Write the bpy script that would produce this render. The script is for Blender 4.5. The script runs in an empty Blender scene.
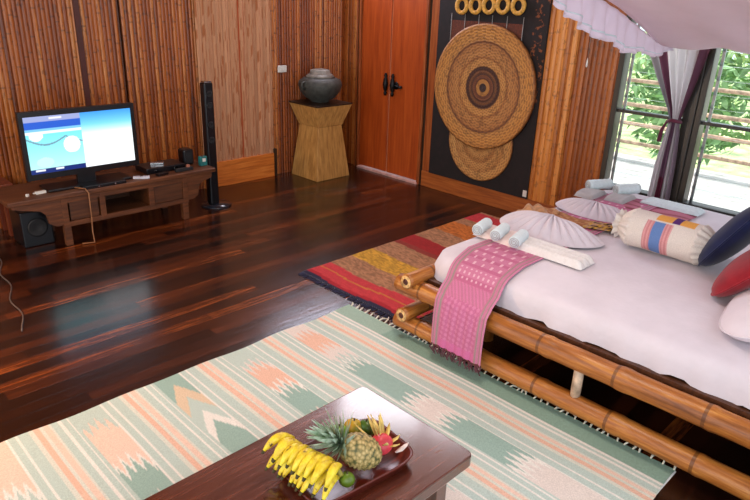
import bpy, math, random
from mathutils import Vector, Matrix
random.seed(7)
PI = math.pi
sc = bpy.context.scene
C = sc.collection

# ------------------------------------------------------------ camera
cam_data = bpy.data.cameras.new('camera')
cam = bpy.data.objects.new('camera', cam_data); C.objects.link(cam)
f_px, pitch, roll, yaw = 641.16, .379312, .0370459, .7915115
cy, sy, cp, sp = math.cos(yaw), math.sin(yaw), math.cos(pitch), math.sin(pitch)
fw = Vector((sy*cp, cy*cp, -sp)); rt = Vector((cy, -sy, 0)); up = rt.cross(fw)
r2 = rt*math.cos(roll) + up*math.sin(roll); u2 = -rt*math.sin(roll) + up*math.cos(roll)
m = Matrix((r2, u2, -fw)).transposed().to_4x4(); m.translation = Vector((0, 0, 1.9))
cam.matrix_world = m
cam_data.sensor_width = 36; cam_data.lens = 36*f_px/750
cam_data.clip_start = .05; cam_data.clip_end = 200
sc.camera = cam

# ------------------------------------------------------------ world, sun, area lights, exposure
w = bpy.data.worlds.new('world'); sc.world = w; w.use_nodes = True
bg = w.node_tree.nodes['Background']
bg.inputs['Color'].default_value = (.80, .90, 1, 1); bg.inputs['Strength'].default_value = 2.3
def light(name, kind, loc, target, energy, color, size=None, size_y=None):
    d = bpy.data.lights.new(name, kind); o = bpy.data.objects.new(name, d); C.objects.link(o)
    o.location = loc; o.rotation_euler = (Vector(target)-Vector(loc)).to_track_quat('-Z', 'Y').to_euler()
    d.energy = energy; d.color = color
    if kind == 'AREA':
        d.shape = 'RECTANGLE'; d.size = size; d.size_y = size_y or size
    return o
s = light('sun', 'SUN', (8, 2, 9), (6.2, 3.2, 0), 3.6, (1, .96, .88)); s.data.energy = 4.5; s.data.angle = .02
light('window_daylight', 'AREA', (5.6, 1.4, 1.5), (2.6, 1.2, .3), 8, (.93, .96, 1), 1.6, 1.3)
light('ceiling_lamp', 'AREA', (1.9, 1.6, 2.85), (3.0, 3.0, 0), 34, (1, .86, .72), .5, .5)
light('rear_fill', 'AREA', (-1.6, -.6, 2.2), (3.2, 3.6, .6), 30, (1, .93, .86), 1.6, 1.6)  # added fill from behind the camera, lifts the room and canopy underside
light('clerestory_daylight', 'AREA', (5.5, 4.4, 3.62), (1.6, 1.4, .4), 75, (.94, .93, 1), 2.2, 1.0)
light('clerestory_daylight_back', 'AREA', (4.5, 6.0, 2.85), (2.4, 2.6, 0), 120, (.86, .84, 1), 1.8, 1.2)
light('left_warm_fill', 'AREA', (-.3, 4.0, .9), (.4, 3.3, 0), 45, (1, .55, .2), .3, .3)  # added warm fill, no fixture there; gives the floor its orange glow at left
vs = sc.view_settings
vs.view_transform = 'Standard'; vs.look = 'None'; vs.gamma = 1; vs.use_curve_mapping = False
vs.exposure = -0.16

# ------------------------------------------------------------ mesh helpers
def s2l(c):
    return tuple(((v/255)/12.92 if v/255 <= .04045 else (((v/255)+.055)/1.055)**2.4) for v in c)

class M:
    def __init__(s): s.v = []; s.f = []; s.c = []; s.sm = []
    def add(s, vs_, fs_, col=None, smooth=True):
        n = len(s.v); s.v += [tuple(p) for p in vs_]; s.f += [tuple(i+n for i in f) for f in fs_]
        s.sm += [smooth]*len(fs_)
        s.c += col if col else [(1, 1, 1)]*len(vs_)
        return s
    def box(s, a, b, rot=None, piv=None):
        x0, y0, z0 = a; x1, y1, z1 = b
        p = [Vector(q) for q in ((x0,y0,z0),(x1,y0,z0),(x1,y1,z0),(x0,y1,z0),(x0,y0,z1),(x1,y0,z1),(x1,y1,z1),(x0,y1,z1))]
        if rot is not None:
            c = Vector(piv) if piv is not None else (Vector(a)+Vector(b))/2
            p = [rot @ (q-c) + c for q in p]
        return s.add(p, [(3,2,1,0),(4,5,6,7),(0,1,5,4),(1,2,6,5),(2,3,7,6),(3,0,4,7)], smooth=False)
    def tube(s, pts, r, n=10, cap=True, sq=(1, 1), smooth=True):
        pts = [Vector(p) for p in pts]; k = len(pts)
        if not hasattr(r, '__len__'): r = [r]*k
        t0 = (pts[1]-pts[0]).normalized(); ref = Vector((0, 0, 1)) if abs(t0.z) < .9 else Vector((1, 0, 0))
        V = []; F = []
        nrm = (ref - t0*ref.dot(t0)).normalized()
        for i in range(k):
            t = (pts[min(i+1, k-1)] - pts[max(i-1, 0)]).normalized()
            nrm = (nrm - t*nrm.dot(t)).normalized(); b = t.cross(nrm)
            for j in range(n):
                a = 2*PI*j/n
                V.append(pts[i] + (nrm*math.cos(a)*sq[0] + b*math.sin(a)*sq[1])*r[i])
        for i in range(k-1):
            for j in range(n):
                q = (j+1) % n; F.append((i*n+j, i*n+q, (i+1)*n+q, (i+1)*n+j))
        if cap: F.append(tuple(range(n-1, -1, -1))); F.append(tuple((k-1)*n+j for j in range(n)))
        return s.add(V, F, smooth=smooth)
    def lathe(s, prof, c=(0, 0, 0), n=32, M3=None, sx=1, sy_=1):
        V = []; F = []; k = len(prof)
        for r, z in prof:
            for j in range(n):
                a = 2*PI*j/n; p = Vector((r*math.cos(a)*sx, r*math.sin(a)*sy_, z))
                if M3 is not None: p = M3 @ p
                V.append(p+Vector(c))
        for i in range(k-1):
            for j in range(n):
                q = (j+1) % n; F.append((i*n+j, i*n+q, (i+1)*n+q, (i+1)*n+j))
        F.append(tuple(range(n-1, -1, -1))); F.append(tuple((k-1)*n+j for j in range(n)))
        return s.add(V, F)
    def grid(s, nu, nv, fn, col=None, thick=0):
        V = []; F = []; K = []
        for i in range(nu+1):
            for j in range(nv+1):
                u, v = i/nu, j/nv; V.append(fn(u, v)); K.append(col(u, v) if col else (1, 1, 1))
        W = nv+1
        for i in range(nu):
            for j in range(nv): F.append((i*W+j, (i+1)*W+j, (i+1)*W+j+1, i*W+j+1))
        return s.add(V, F, K)
    def ell(s, c, r, n=16, M3=None):
        pr = [(max(math.sin(PI*i/10), .001)*1.0, -math.cos(PI*i/10)) for i in range(11)]
        V = []; F = []
        for a, z in pr:
            for j in range(n):
                t = 2*PI*j/n; p = Vector((a*math.cos(t)*r[0], a*math.sin(t)*r[1], z*r[2]))
                if M3 is not None: p = M3 @ p
                V.append(p+Vector(c))
        for i in range(10):
            for j in range(n):
                q = (j+1) % n; F.append((i*n+j, i*n+q, (i+1)*n+q, (i+1)*n+j))
        return s.add(V, F)

def wloc(o):
    v = Vector((0, 0, 0))
    while o is not None: v += o.location; o = o.parent
    return v
def obj(name, mb, mat, parent=None, at=None, bevel=0, solid=0, sub=0):
    """at: world origin of the new object (mesh given in world coordinates)"""
    me = bpy.data.meshes.new(name); base = wloc(parent) if parent else Vector((0, 0, 0))
    org = Vector(at) if at is not None else base
    me.from_pydata([tuple(Vector(p)-org) for p in mb.v], [], mb.f); me.update()
    me.polygons.foreach_set('use_smooth', mb.sm)
    if any(c != (1, 1, 1) for c in mb.c):
        a = me.color_attributes.new('Col', 'FLOAT_COLOR', 'POINT')
        a.data.foreach_set('color', [x for c in mb.c for x in (*c, 1)])
    o = bpy.data.objects.new(name, me); C.objects.link(o); o.parent = parent; o.location = org-base
    me.materials.append(mat)
    if bevel:
        b = o.modifiers.new('bevel', 'BEVEL'); b.width = bevel; b.segments = 2; b.limit_method = 'ANGLE'
    if solid:
        b = o.modifiers.new('solid', 'SOLIDIFY'); b.thickness = solid; b.offset = 0
    if sub:
        b = o.modifiers.new('sub', 'SUBSURF'); b.levels = sub; b.render_levels = sub
    return o
def tag(o, label, cat, group=None, kind=None):
    o['label'] = label; o['category'] = cat
    if group: o['group'] = group
    if kind: o['kind'] = kind
    return o
def thing(name, label, cat, loc, group=None):
    o = bpy.data.objects.new(name, None); C.objects.link(o); o.location = loc; o.empty_display_size = .05
    return tag(o, label, cat, group)
def struct(name, mb, mat, label=None, cat=None, **k):
    o = obj(name, mb, mat, **k); o['kind'] = 'structure'
    if label: o['label'] = label
    if cat: o['category'] = cat
    return o

# ------------------------------------------------------------ materials
class NT:
    def __init__(s, name):
        s.m = bpy.data.materials.new(name); s.m.use_nodes = True; s.t = s.m.node_tree
        s.b = s.t.nodes['Principled BSDF']; s.out = s.t.nodes['Material Output']
    def n(s, typ, **k):
        x = s.t.nodes.new(typ)
        for a, b in k.items(): setattr(x, a, b)
        return x
    def l(s, a, b): s.t.links.new(a, b)
    def math(s, op, a, b=None, c=None):
        x = s.n('ShaderNodeMath', operation=op)
        for i, v in enumerate((a, b, c)):
            if v is None: continue
            if isinstance(v, (int, float)): x.inputs[i].default_value = v
            else: s.l(v, x.inputs[i])
        return x.outputs[0]
    def coord(s):
        return s.n('ShaderNodeTexCoord').outputs['Object']
    def xyz(s):
        x = s.n('ShaderNodeSeparateXYZ'); s.l(s.coord(), x.inputs[0]); return x.outputs
    def noise(s, scale, sc3=(1, 1, 1), detail=3, rough=.6):
        mp = s.n('ShaderNodeMapping'); mp.inputs['Scale'].default_value = sc3
        s.l(s.coord(), mp.inputs[0]); x = s.n('ShaderNodeTexNoise'); x.inputs['Scale'].default_value = scale
        x.inputs['Detail'].default_value = detail; x.inputs['Roughness'].default_value = rough
        s.l(mp.outputs[0], x.inputs['Vector']); return x.outputs['Fac']
    def ramp(s, fac, stops, interp='LINEAR'):
        x = s.n('ShaderNodeValToRGB'); e = x.color_ramp.elements; x.color_ramp.interpolation = interp
        while len(e) < len(stops): e.new(.5)
        for q, (p, c) in zip(e, stops): q.position = p; q.color = (*s2l(c), 1)
        s.l(fac, x.inputs[0]); return x.outputs[0]
    def mix(s, fac, a, b, mode='MIX'):
        x = s.n('ShaderNodeMix', data_type='RGBA', blend_type=mode)
        for i, v in ((0, fac), (6, a), (7, b)):
            if isinstance(v, (int, float)): x.inputs[i].default_value = v
            elif isinstance(v, tuple): x.inputs[i].default_value = (*s2l(v), 1)
            else: s.l(v, x.inputs[i])
        return x.outputs[2]
    def set(s, base=None, rough=.5, metal=0, spec=.5, **k):
        if base is not None:
            if isinstance(base, tuple): s.b.inputs['Base Color'].default_value = (*s2l(base), 1)
            else: s.l(base, s.b.inputs['Base Color'])
        s.b.inputs['Roughness'].default_value = rough; s.b.inputs['Metallic'].default_value = metal
        s.b.inputs['Specular IOR Level'].default_value = spec
        for a, v in k.items(): s.b.inputs[a].default_value = v
        return s
    def bump(s, h, strength=.3, dist=.01):
        x = s.n('ShaderNodeBump'); x.inputs['Strength'].default_value = strength; x.inputs['Distance'].default_value = dist
        s.l(h, x.inputs['Height']); s.l(x.outputs[0], s.b.inputs['Normal'])
    def comb(s, a, b=0, c=0):
        x = s.n('ShaderNodeCombineXYZ')
        for i, v in enumerate((a, b, c)):
            if isinstance(v, (int, float)): x.inputs[i].default_value = v
            else: s.l(v, x.inputs[i])
        return x.outputs[0]
    def white(s, vec):
        x = s.n('ShaderNodeTexWhiteNoise', noise_dimensions='3D'); s.l(vec, x.inputs['Vector']); return x.outputs['Value']

def plain(name, col, rough=.5, metal=0, var=.12, scale=18, spec=.5, bump=0):
    t = NT(name); nz = t.noise(scale)
    dk = tuple(c*(1-var) for c in col); lt = tuple(min(255, c*(1+var*.6)) for c in col)
    t.set(t.ramp(nz, [(.3, dk), (.7, lt)]), rough, metal, spec)
    if bump: t.bump(nz, bump, .01)
    return t.m
def wood(name, cols, axis=0, rough=.45, scale=3, coat=0, bump=.1):
    t = NT(name); st = [14, 14, 14]; st[axis] = .9
    nz = t.noise(scale, tuple(st), 5, .65)
    t.set(t.ramp(nz, [(.28, cols[0]), (.5, cols[1]), (.72, cols[2])]), rough)
    t.b.inputs['Coat Weight'].default_value = coat; t.b.inputs['Coat Roughness'].default_value = .12
    t.bump(nz, bump, .01); return t.m
def vcol(name, rough=.85, weave=260, strength=.25, spec=.2, emit=0):
    t = NT(name); a = t.n('ShaderNodeVertexColor', layer_name='Col')
    if emit:
        t.set((5, 5, 8), .2); t.l(a.outputs[0], t.b.inputs['Emission Color']); t.b.inputs['Emission Strength'].default_value = emit
    else:
        nz = t.noise(weave, (1, 1, 1), 2); c = t.mix(.35, a.outputs[0], t.ramp(nz, [(.3, (150, 150, 150)), (.7, (255, 255, 255))]), 'MULTIPLY')
        t.set(c, rough, 0, spec); t.bump(nz, strength, .003)
    return t.m
def bamboo_wall(name, width, ax, stops, k_knot=.5):
    t = NT(name); X = t.xyz(); u = X[ax]
    idx = t.math('FLOOR', t.math('DIVIDE', u, width))
    rnd = t.white(t.comb(idx, 3.3, 1.7))
    big = t.noise(1.1, (1, 1, .5), 2)
    st = t.noise(5, (10, 10, .7), 5, .7)
    spk = t.noise(30, (1, 1, .45), 3, .7)
    v = t.math('ADD', t.math('MULTIPLY', rnd, .42), t.math('ADD', t.math('MULTIPLY', st, .55), t.math('MULTIPLY', big, .18)))
    c = t.ramp(v, stops)
    c = t.mix(t.math('MULTIPLY', t.math('GREATER_THAN', spk, .60), .45), c, (58, 20, 6))
    # nodes of the cane: thin dark rings at heights that differ per strip
    ph = t.math('FRACT', t.math('ADD', t.math('MULTIPLY', X[2], 2.6), t.math('MULTIPLY', rnd, 7.3)))
    c = t.mix(t.math('MULTIPLY', t.math('LESS_THAN', ph, .035), k_knot), c, (52, 18, 6))
    t.set(c, .33, 0, .5); t.bump(st, .15, .01); return t.m

mat = {}
mat['bamboo_back'] = bamboo_wall('bamboo_back', .034, 0, [(.25, (80, 32, 6)), (.48, (132, 62, 16)), (.66, (164, 86, 28)), (.85, (196, 126, 66))])
mat['bamboo_right'] = bamboo_wall('bamboo_right', .045, 1, [(.25, (96, 44, 12)), (.5, (142, 74, 24)), (.7, (168, 94, 36)), (.85, (190, 122, 60))], .25)
mat['bamboo_column'] = bamboo_wall('bamboo_column', .06, 1, [(.25, (140, 76, 26)), (.5, (184, 110, 44)), (.7, (208, 136, 66)), (.85, (226, 164, 94))], .3)
mat['door'] = wood('door_wood', [(132, 48, 10), (164, 68, 18), (182, 84, 28)], 2, .4, 2.2)
mat['door_frame'] = wood('door_frame_wood', [(104, 44, 14), (146, 72, 28), (172, 98, 50)], 2, .4)
mat['base'] = wood('base_wood', [(110, 50, 14), (156, 80, 26), (182, 104, 44)], 1, .5)
mat['baseX'] = wood('base_wood_x', [(160, 78, 22), (206, 112, 38), (226, 140, 60)], 0, .5)
mat['dark_wood'] = wood('dark_wood', [(22, 14, 8), (44, 28, 16), (62, 40, 24)], 2, .4)
mat['darkstrip'] = plain('dark_strip', (70, 20, 6), .5)
mat['stand'] = wood('stand_wood', [(56, 28, 10), (90, 48, 22), (120, 70, 36)], 0, .5)
mat['stand2'] = wood('stand_panel_wood', [(50, 24, 10), (78, 42, 20), (100, 58, 30)], 0, .5)
mat['ped'] = wood('pedestal_wood', [(140, 96, 44), (184, 134, 70), (208, 160, 92)], 2, .5)
mat['black'] = plain('black_plastic', (10, 11, 16), .3)
mat['blackm'] = plain('black_matte', (16, 16, 20), .7)
mat['iron'] = plain('black_iron', (14, 12, 14), .4, .6)
mat['white_plastic'] = plain('white_plastic', (215, 212, 205), .4, var=.05)
mat['jar'] = plain('grey_clay', (60, 61, 56), .6, var=.3, bump=.2)
mat['lid'] = plain('pale_clay', (120, 116, 108), .5, var=.25)
mat['grey'] = plain('grey_cord', (150, 148, 145), .4)
mat['chrome'] = plain('chrome', (190, 192, 196), .2, 1)
mat['teal_glass'] = plain('teal_plastic', (40, 110, 110), .2)

def floor_material():
    t = NT('floor_planks'); X = t.xyz(); W = .088; L = 1.7
    row = t.math('FLOOR', t.math('DIVIDE', X[1], W))
    ro = t.white(t.comb(row, 1.1, 5.2))
    xs = t.math('ADD', X[0], t.math('MULTIPLY', ro, 9.7))
    colm = t.math('FLOOR', t.math('DIVIDE', xs, L))
    rnd = t.white(t.comb(row, colm, .37))
    gr = t.noise(2.2, (1.2, 16, 1), 6, .7)
    big = t.noise(.7, (1, 1, 1), 2)
    v = t.math('ADD', t.math('MULTIPLY', rnd, .56), t.math('SUBTRACT', t.math('MULTIPLY', gr, .75), .12))
    c = t.ramp(v, [(.18, (20, 8, 5)), (.40, (34, 14, 8)), (.62, (54, 23, 11)), (.8, (84, 38, 16)), (.95, (156, 82, 34))])
    fy = t.math('FRACT', t.math('DIVIDE', X[1], W)); fx = t.math('FRACT', t.math('DIVIDE', xs, L))
    seam = t.math('MAXIMUM', t.math('LESS_THAN', fy, .035), t.math('LESS_THAN', fx, .0022))
    c = t.mix(seam, c, (12, 5, 3))
    t.set(c, .3, 0, .5)
    t.b.inputs['Coat Weight'].default_value = .22; t.b.inputs['Coat Roughness'].default_value = .14; rg = t.math('ADD', t.math('MULTIPLY', gr, .16), .13); t.l(rg, t.b.inputs['Roughness'])
    t.bump(t.math('ADD', t.math('ADD', t.math('MULTIPLY', gr, .8), t.math('MULTIPLY', rnd, .6)), t.math('MULTIPLY', seam, -1)), .4, .004)
    return t.m
mat['floor'] = floor_material()
def table_material():
    t = NT('table_wood'); gr = t.noise(2.6, (1.5, 22, 2), 6, .7); X = t.xyz()
    row = t.math('FLOOR', t.math('DIVIDE', X[1], .19)); rnd = t.white(t.comb(row, 2.2, 9))
    v = t.math('ADD', t.math('MULTIPLY', gr, .8), t.math('MULTIPLY', rnd, .2))
    t.set(t.ramp(v, [(.28, (58, 22, 12)), (.5, (92, 40, 22)), (.75, (124, 62, 38))]), .25)
    t.l(t.math('ADD', t.math('MULTIPLY', gr, .25), .10), t.b.inputs['Roughness']); t.bump(gr, .04, .002); t.b.inputs['Coat Weight'].default_value = .8; t.b.inputs['Coat Roughness'].default_value = .12; t.b.inputs['Coat IOR'].default_value = 1.7
    return t.m
mat['table'] = table_material()

def cane_material(axis):
    t = NT('bamboo_pole_' + 'xyz'[axis]); X = t.xyz(); st = [9, 9, 9]; st[axis] = .7
    gr = t.noise(3.5, tuple(st), 5, .7)
    c = t.ramp(gr, [(.28, (108, 58, 20)), (.5, (162, 96, 38)), (.66, (192, 128, 60)), (.8, (216, 160, 92))])
    ph = t.math('FRACT', t.math('DIVIDE', t.math('ADD', X[axis], 10), .39))
    c = t.mix(t.math('MULTIPLY', t.math('LESS_THAN', ph, .04), .65), c, (70, 34, 12))
    t.set(c, .35, 0, .5); t.bump(gr, .15, .01); return t.m
mat['caneX'] = cane_material(0); mat['caneY'] = cane_material(1)
mat['cane_end'] = plain('cane_end', (214, 170, 110), .7, var=.25, scale=60)
def fabric(name, col, rough=.85, transl=0, var=.05, wrinkle=0, scale=9):
    t = NT(name); nz = t.noise(scale, (1, 1, 1), 4, .6)
    t.set(t.ramp(nz, [(.3, tuple(c*(1-var) for c in col)), (.7, col)]), rough, 0, .15)
    t.b.inputs['Sheen Weight'].default_value = .15
    if wrinkle: t.bump(nz, wrinkle, .03)
    if transl:
        tr = t.n('ShaderNodeBsdfTranslucent'); tr.inputs[0].default_value = (*s2l(col), 1)
        mx = t.n('ShaderNodeMixShader'); mx.inputs[0].default_value = transl
        t.l(t.b.outputs[0], mx.inputs[1]); t.l(tr.outputs[0], mx.inputs[2]); t.l(mx.outputs[0], t.out.inputs[0])
    return t.m
mat['sheet'] = fabric('white_sheet', (216, 206, 212), wrinkle=.25, scale=5)
mat['canopy'] = fabric('canopy_cloth', (236, 220, 226), transl=.42, wrinkle=.12, scale=4)
mat['ruffle'] = fabric('ruffle_cloth', (240, 230, 238), transl=.45)
mat['towel'] = fabric('white_towel', (226, 220, 216), wrinkle=.3, scale=60)
mat['towel_blue'] = fabric('bluish_white_towel', (214, 226, 228), wrinkle=.3, scale=60)
mat['towel_grey'] = fabric('grey_towel', (176, 172, 172), wrinkle=.3, scale=60)
mat['towel_rose'] = fabric('rosy_white_towel', (232, 212, 206), wrinkle=.3, scale=60)
mat['navy'] = fabric('navy_fabric', (18, 26, 66), var=.3)
mat['red'] = fabric('red_fabric', (150, 22, 34), var=.2)
mat['orange_cloth'] = fabric('orange_cloth', (206, 150, 96), var=.25, scale=30)
mat['fringe'] = fabric('cream_fringe', (224, 218, 200))
mat['fringe_navy'] = fabric('navy_fringe', (48, 48, 74))
mat['fringe_scarf'] = fabric('scarf_fringe', (110, 60, 70), var=.6, scale=50)
mat['maroon'] = fabric('maroon_fabric', (92, 40, 56))
mat['vrug'] = vcol('woven_rug', .9, 180, .4)
mat['vcloth'] = vcol('woven_cloth', .85, 300, .2)
mat['vscreen'] = vcol('screen', emit=1.5)

def straw(name, kind):
    """concentric coiled straw; object origin is the disc centre, disc in the local YZ plane"""
    t = NT(name); X = t.xyz()
    r = t.math('SQRT', t.math('ADD', t.math('POWER', t.math('ABSOLUTE', X[1]), 2), t.math('POWER', t.math('ABSOLUTE', X[2]), 2)))
    ang = t.math('ARCTAN2', X[2], X[1])
    nz = t.noise(26, (1, 1, 1), 4, .7)
    if kind == 'big':
        rr = t.math('DIVIDE', r, .575)
        c = t.ramp(rr, [(0, (20, 10, 8)), (.065, (24, 12, 10)), (.075, (176, 122, 58)), (.13, (176, 118, 52)), (.14, (86, 44, 26)), (.20, (120, 70, 40)), (.21, (44, 20, 14)), (.26, (120, 74, 38)), (.29, (48, 24, 16)), (.33, (58, 28, 16)), (.35, (184, 128, 66)), (.44, (190, 134, 70)), (.47, (150, 94, 46)), (.52, (180, 124, 66)), (.68, (164, 108, 56)), (.715, (96, 52, 26)), (.74, (182, 126, 64)), (.86, (190, 130, 60)), (.97, (178, 118, 54)), (1, (120, 70, 30))])
    else:
        rr = t.math('DIVIDE', r, .38)
        c = t.ramp(rr, [(0, (150, 80, 34)), (.05, (190, 134, 70)), (.2, (170, 112, 56)), (.32, (196, 142, 80)), (.5, (160, 104, 54)), (.55, (196, 142, 80)), (.75, (176, 120, 64)), (.8, (200, 148, 84)), (.94, (190, 134, 70)), (1, (130, 80, 36))])
    coil = t.math('SINE', t.math('MULTIPLY', r, 230))
    spoke = t.math('SINE', t.math('MULTIPLY', ang, 34))
    chk = t.math('MULTIPLY', coil, spoke)
    c = t.mix(t.math('MULTIPLY', t.math('GREATER_THAN', chk, .15), .45), c, (86, 44, 20))
    c = t.mix(t.math('MULTIPLY', t.math('GREATER_THAN', nz, .55), .4), c, (60, 28, 12))
    t.set(c, .6); t.bump(t.math('ADD', t.math('MULTIPLY', coil, .5), t.math('MULTIPLY', chk, .5)), .5, .004); return t.m

# ------------------------------------------------------------ structure
struct('floor', M().box((-2.2, -1.5, -.12), (5.22, 5.76, 0)), mat['floor'])
# back wall: half-round split bamboo strips over a backing
b = M(); W = .034
b.box((-1.9, 5.68, 0), (3.4, 5.78, 3.0)); b.box((3.4, 5.68, 0), (5.22, 5.78, 2.2))
x = -1.87
while x < 5.10:
    c = (math.floor(x/W)+.5)*W
    V = []; F = []
    for i in range(6):
        a = PI*i/5; r = W*.49
        for z in (0, 3.0 if c < 3.4 else 2.2): V.append((c - r*math.cos(a), 5.68 - .008*math.sin(a), z))
    for i in range(5): F.append((2*i, 2*i+2, 2*i+3, 2*i+1))
    b.add(V, F); x += W
b.box((-1.9, 5.70, 3.0), (2.4, 5.76, 4.2))
struct('wall_back', b, mat['bamboo_back'])
# right wall with a door bay and a window bay
b = M(); XW = 5.12
def rbox(y0, y1, z0, z1, t=.1): b.box((XW+.02, y0, z0), (XW+.02+t, y1, z1))
rbox(5.44, 5.76, 0, 2.2); rbox(2.40, 4.38, 0, 3); rbox(.9, 2.40, 0, .37); rbox(.9, 2.40, 2.05, 3); rbox(-1.5, .9, 0, 3); rbox(-1.5, 2.6, 3, 4.2)
def rstrips(y0, y1, z0, z1, wd=.045):
    y = (math.floor(y0/wd)+.5)*wd
    while y < y1:
        V = []; F = []
        for i in range(6):
            a = PI*i/5; r = wd*.49
            for z in (z0, z1): V.append((XW+.02 - .004*math.sin(a), y + r*math.cos(a), z))
        for i in range(5): F.append((2*i, 2*i+2, 2*i+3, 2*i+1))
        b.add(V, F); y += wd
rstrips(5.45, 5.66, 0, 2.2); rstrips(2.42, 4.36, .17, 3); rstrips(.9, 2.40, 0, .37); rstrips(.9, 2.4, 2.05, 3); rstrips(-1.5, .9, 0, 3)
struct('wall_right', b, mat['bamboo_right'])
b = M()
for k in range(14): b.box((-2.2+k*.6, -1.5, 4.2), (-2.2+k*.6+.59, 6.3, 4.24))
struct('ceiling', b, mat['base'])
b = M(); b.box((5.12, 2.6, 2.98), (5.24, 5.78, 3.04)); b.box((2.4, 5.66, 2.98), (5.24, 5.78, 3.04)); b.box((5.14, 5.68, 3.0), (5.24, 5.78, 4.2)); b.box((3.7, 5.68, 3.0), (3.78, 5.76, 4.2)); b.box((5.15, 4.1, 3.0), (5.23, 4.18, 4.2))
struct('trim_9', b, mat['base'])
struct('baseboard_right', M().box((XW-.025, 2.42, 0), (XW+.02, 4.38, .168)), mat['base'], bevel=.004)
struct('baseboard_back', M().box((3.24, 5.625, 0), (4.08, 5.68, .26)), mat['baseX'], bevel=.004)
struct('trim_1', M().box((2.155, 5.655, 0), (2.20, 5.68, 3)), mat['darkstrip'])
struct('trim_2', M().box((4.085, 5.63, 0), (4.12, 5.68, .30)), mat['dark_wood'])
# broad cane column between the wall hanging and the window
b = M(); b.box((XW-.02, 2.78, .17), (XW+.02, 3.07, 3))
for k in range(5):
    y = 2.79+.057*k+.028
    V = []; F = []
    for i in range(7):
        a = PI*i/6
        for z in (.17, 3): V.append((XW-.02-.006*math.sin(a), y+.028*math.cos(a), z))
    for i in range(6): F.append((2*i, 2*i+2, 2*i+3, 2*i+1))
    b.add(V, F)
struct('trim_3', b, mat['bamboo_column'])
# door frame, pale strip for light under the doors, doors
b = M(); b.box((XW-.03, 5.375, 0), (XW+.05, 5.40, 2.2)); b.box((XW-.02, 5.43, 0), (XW+.05, 5.45, 2.2)); b.box((XW-.03, 4.415, 0), (XW+.05, 4.445, 2.2)); b.box((XW-.03, 4.445, 2.12), (XW+.05, 5.375, 2.2))
b.box((XW-.02, 4.275, .17), (XW+.018, 4.375, 3))
struct('trim_4', b, mat['door_frame'], bevel=.004)
b = M(); b.box((XW-.01, 4.38, 0), (XW+.05, 4.412, 2.2)); b.box((XW-.01, 5.402, 0), (XW+.05, 5.428, 2.2))
struct('trim_5', b, mat['dark_wood'])
struct('trim_10', M().box((XW+.004, 4.921, .03), (XW+.03, 4.932, 2.1)), plain('pale_edge', (196, 132, 100), .4))
struct('door_gap_light', M().box((XW-.045, 4.43, 0), (XW+.03, 5.37, .022)), plain('pale_gap_light', (206, 160, 150), .35), bevel=.003)  # pale strip coloured to stand in for light leaking under the doors
for i, (y0, y1, hy) in enumerate(((4.935, 5.372, 4.965), (4.448, 4.918, 4.86))):
    b = M(); b.box((XW-.005, y0, .03), (XW+.03, y1, 2.12))
    d = struct('door_%d' % (i+1), b, mat['door'], bevel=.004)
    h = M()
    h.lathe([(.003, -.12), (.012, -.115), (.02, -.09), (.012, -.075), (.022, -.055), (.03, 0), (.022, .055), (.012, .075), (.02, .09), (.012, .115), (.003, .12)], (XW-.028, hy, 1.0), 12)
    h.tube([(XW-.03, hy, .955), (XW+.0, hy, .955)], .01, 8); h.tube([(XW-.03, hy, 1.045), (XW+.0, hy, 1.045)], .01, 8)
    if i:
        h.ell((XW-.02, hy-.045, 1.0), (.012, .04, .04), 10); h.tube([(XW-.03, hy, 1.0), (XW-.03, hy-.12, .99)], .012, 8)
        h.ell((XW-.03, hy-.12, .99), (.018, .022, .018), 8)
    obj('door_handle', h, mat['iron'], d)

# windows: dark frame, mid rail, glass louvres
def glass():
    t = NT('louvre_glass'); t.t.nodes.remove(t.b)
    tr = t.n('ShaderNodeBsdfTransparent'); tr.inputs[0].default_value = (.90, .94, .94, 1)
    gl = t.n('ShaderNodeBsdfGlossy'); gl.inputs['Roughness'].default_value = .08
    lw = t.n('ShaderNodeLayerWeight'); lw.inputs[0].default_value = .25
    mx = t.n('ShaderNodeMixShader'); t.l(lw.outputs['Fresnel'], mx.inputs[0]); t.l(tr.outputs[0], mx.inputs[1]); t.l(gl.outputs[0], mx.inputs[2])
    t.l(mx.outputs[0], t.out.inputs[0]); return t.m
mat['glass'] = glass()
mat['win'] = wood('window_frame_wood', [(16, 14, 10), (34, 28, 20), (52, 42, 28)], 2, .4)
mat['alu'] = plain('grey_aluminium', (120, 126, 130), .35, .7)
def window(n, y0, y1, z0=.475, z1=2.0, zm=1.09):
    b = M(); X0, X1 = XW-.02, XW+.09
    b.box((X0, y1, z0-.02), (X1, y1+.045, z1+.04)); b.box((X0, y0-.045, z0-.02), (X1, y0, z1+.04))
    b.box((X0, y0, z0-.045), (X1, y1, z0)); b.box((X0, y0, z1), (X1, y1, z1+.04))
    w_ = struct('window_%d' % n, b, mat['win'], bevel=.003)
    obj('mid_rail', M().box((X0+.03, y0, zm-.012), (X1-.02, y1, zm+.012)), mat['win'], w_)
    a = M()
    for yy in (y0+.03, y1-.05): a.box((X0+.055, yy, z0), (X0+.07, yy+.02, z1))
    obj('louvre_rail', a, mat['alu'], w_)
    z = z0+.06
    while z < z1-.05:
        if abs(z-zm) > .05:
            g = M().box((X0+.063, y0+.03, z-.054), (X0+.070, y1-.03, z+.054), Matrix.Rotation(.42, 3, 'Y'))
            obj('glass_louvre', g, mat['glass'], w_)
        z += .102
window(1, 1.825, 2.352)
window(2, .98, 1.69)
struct('trim_7', M().box((XW-.035, 1.735, .40), (XW+.10, 1.78, 2.05)), mat['win'], bevel=.005)
struct('trim_8', M().box((XW-.05, .9, .36), (XW+.09, 2.40, .43)), mat['base'], bevel=.008)

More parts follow.
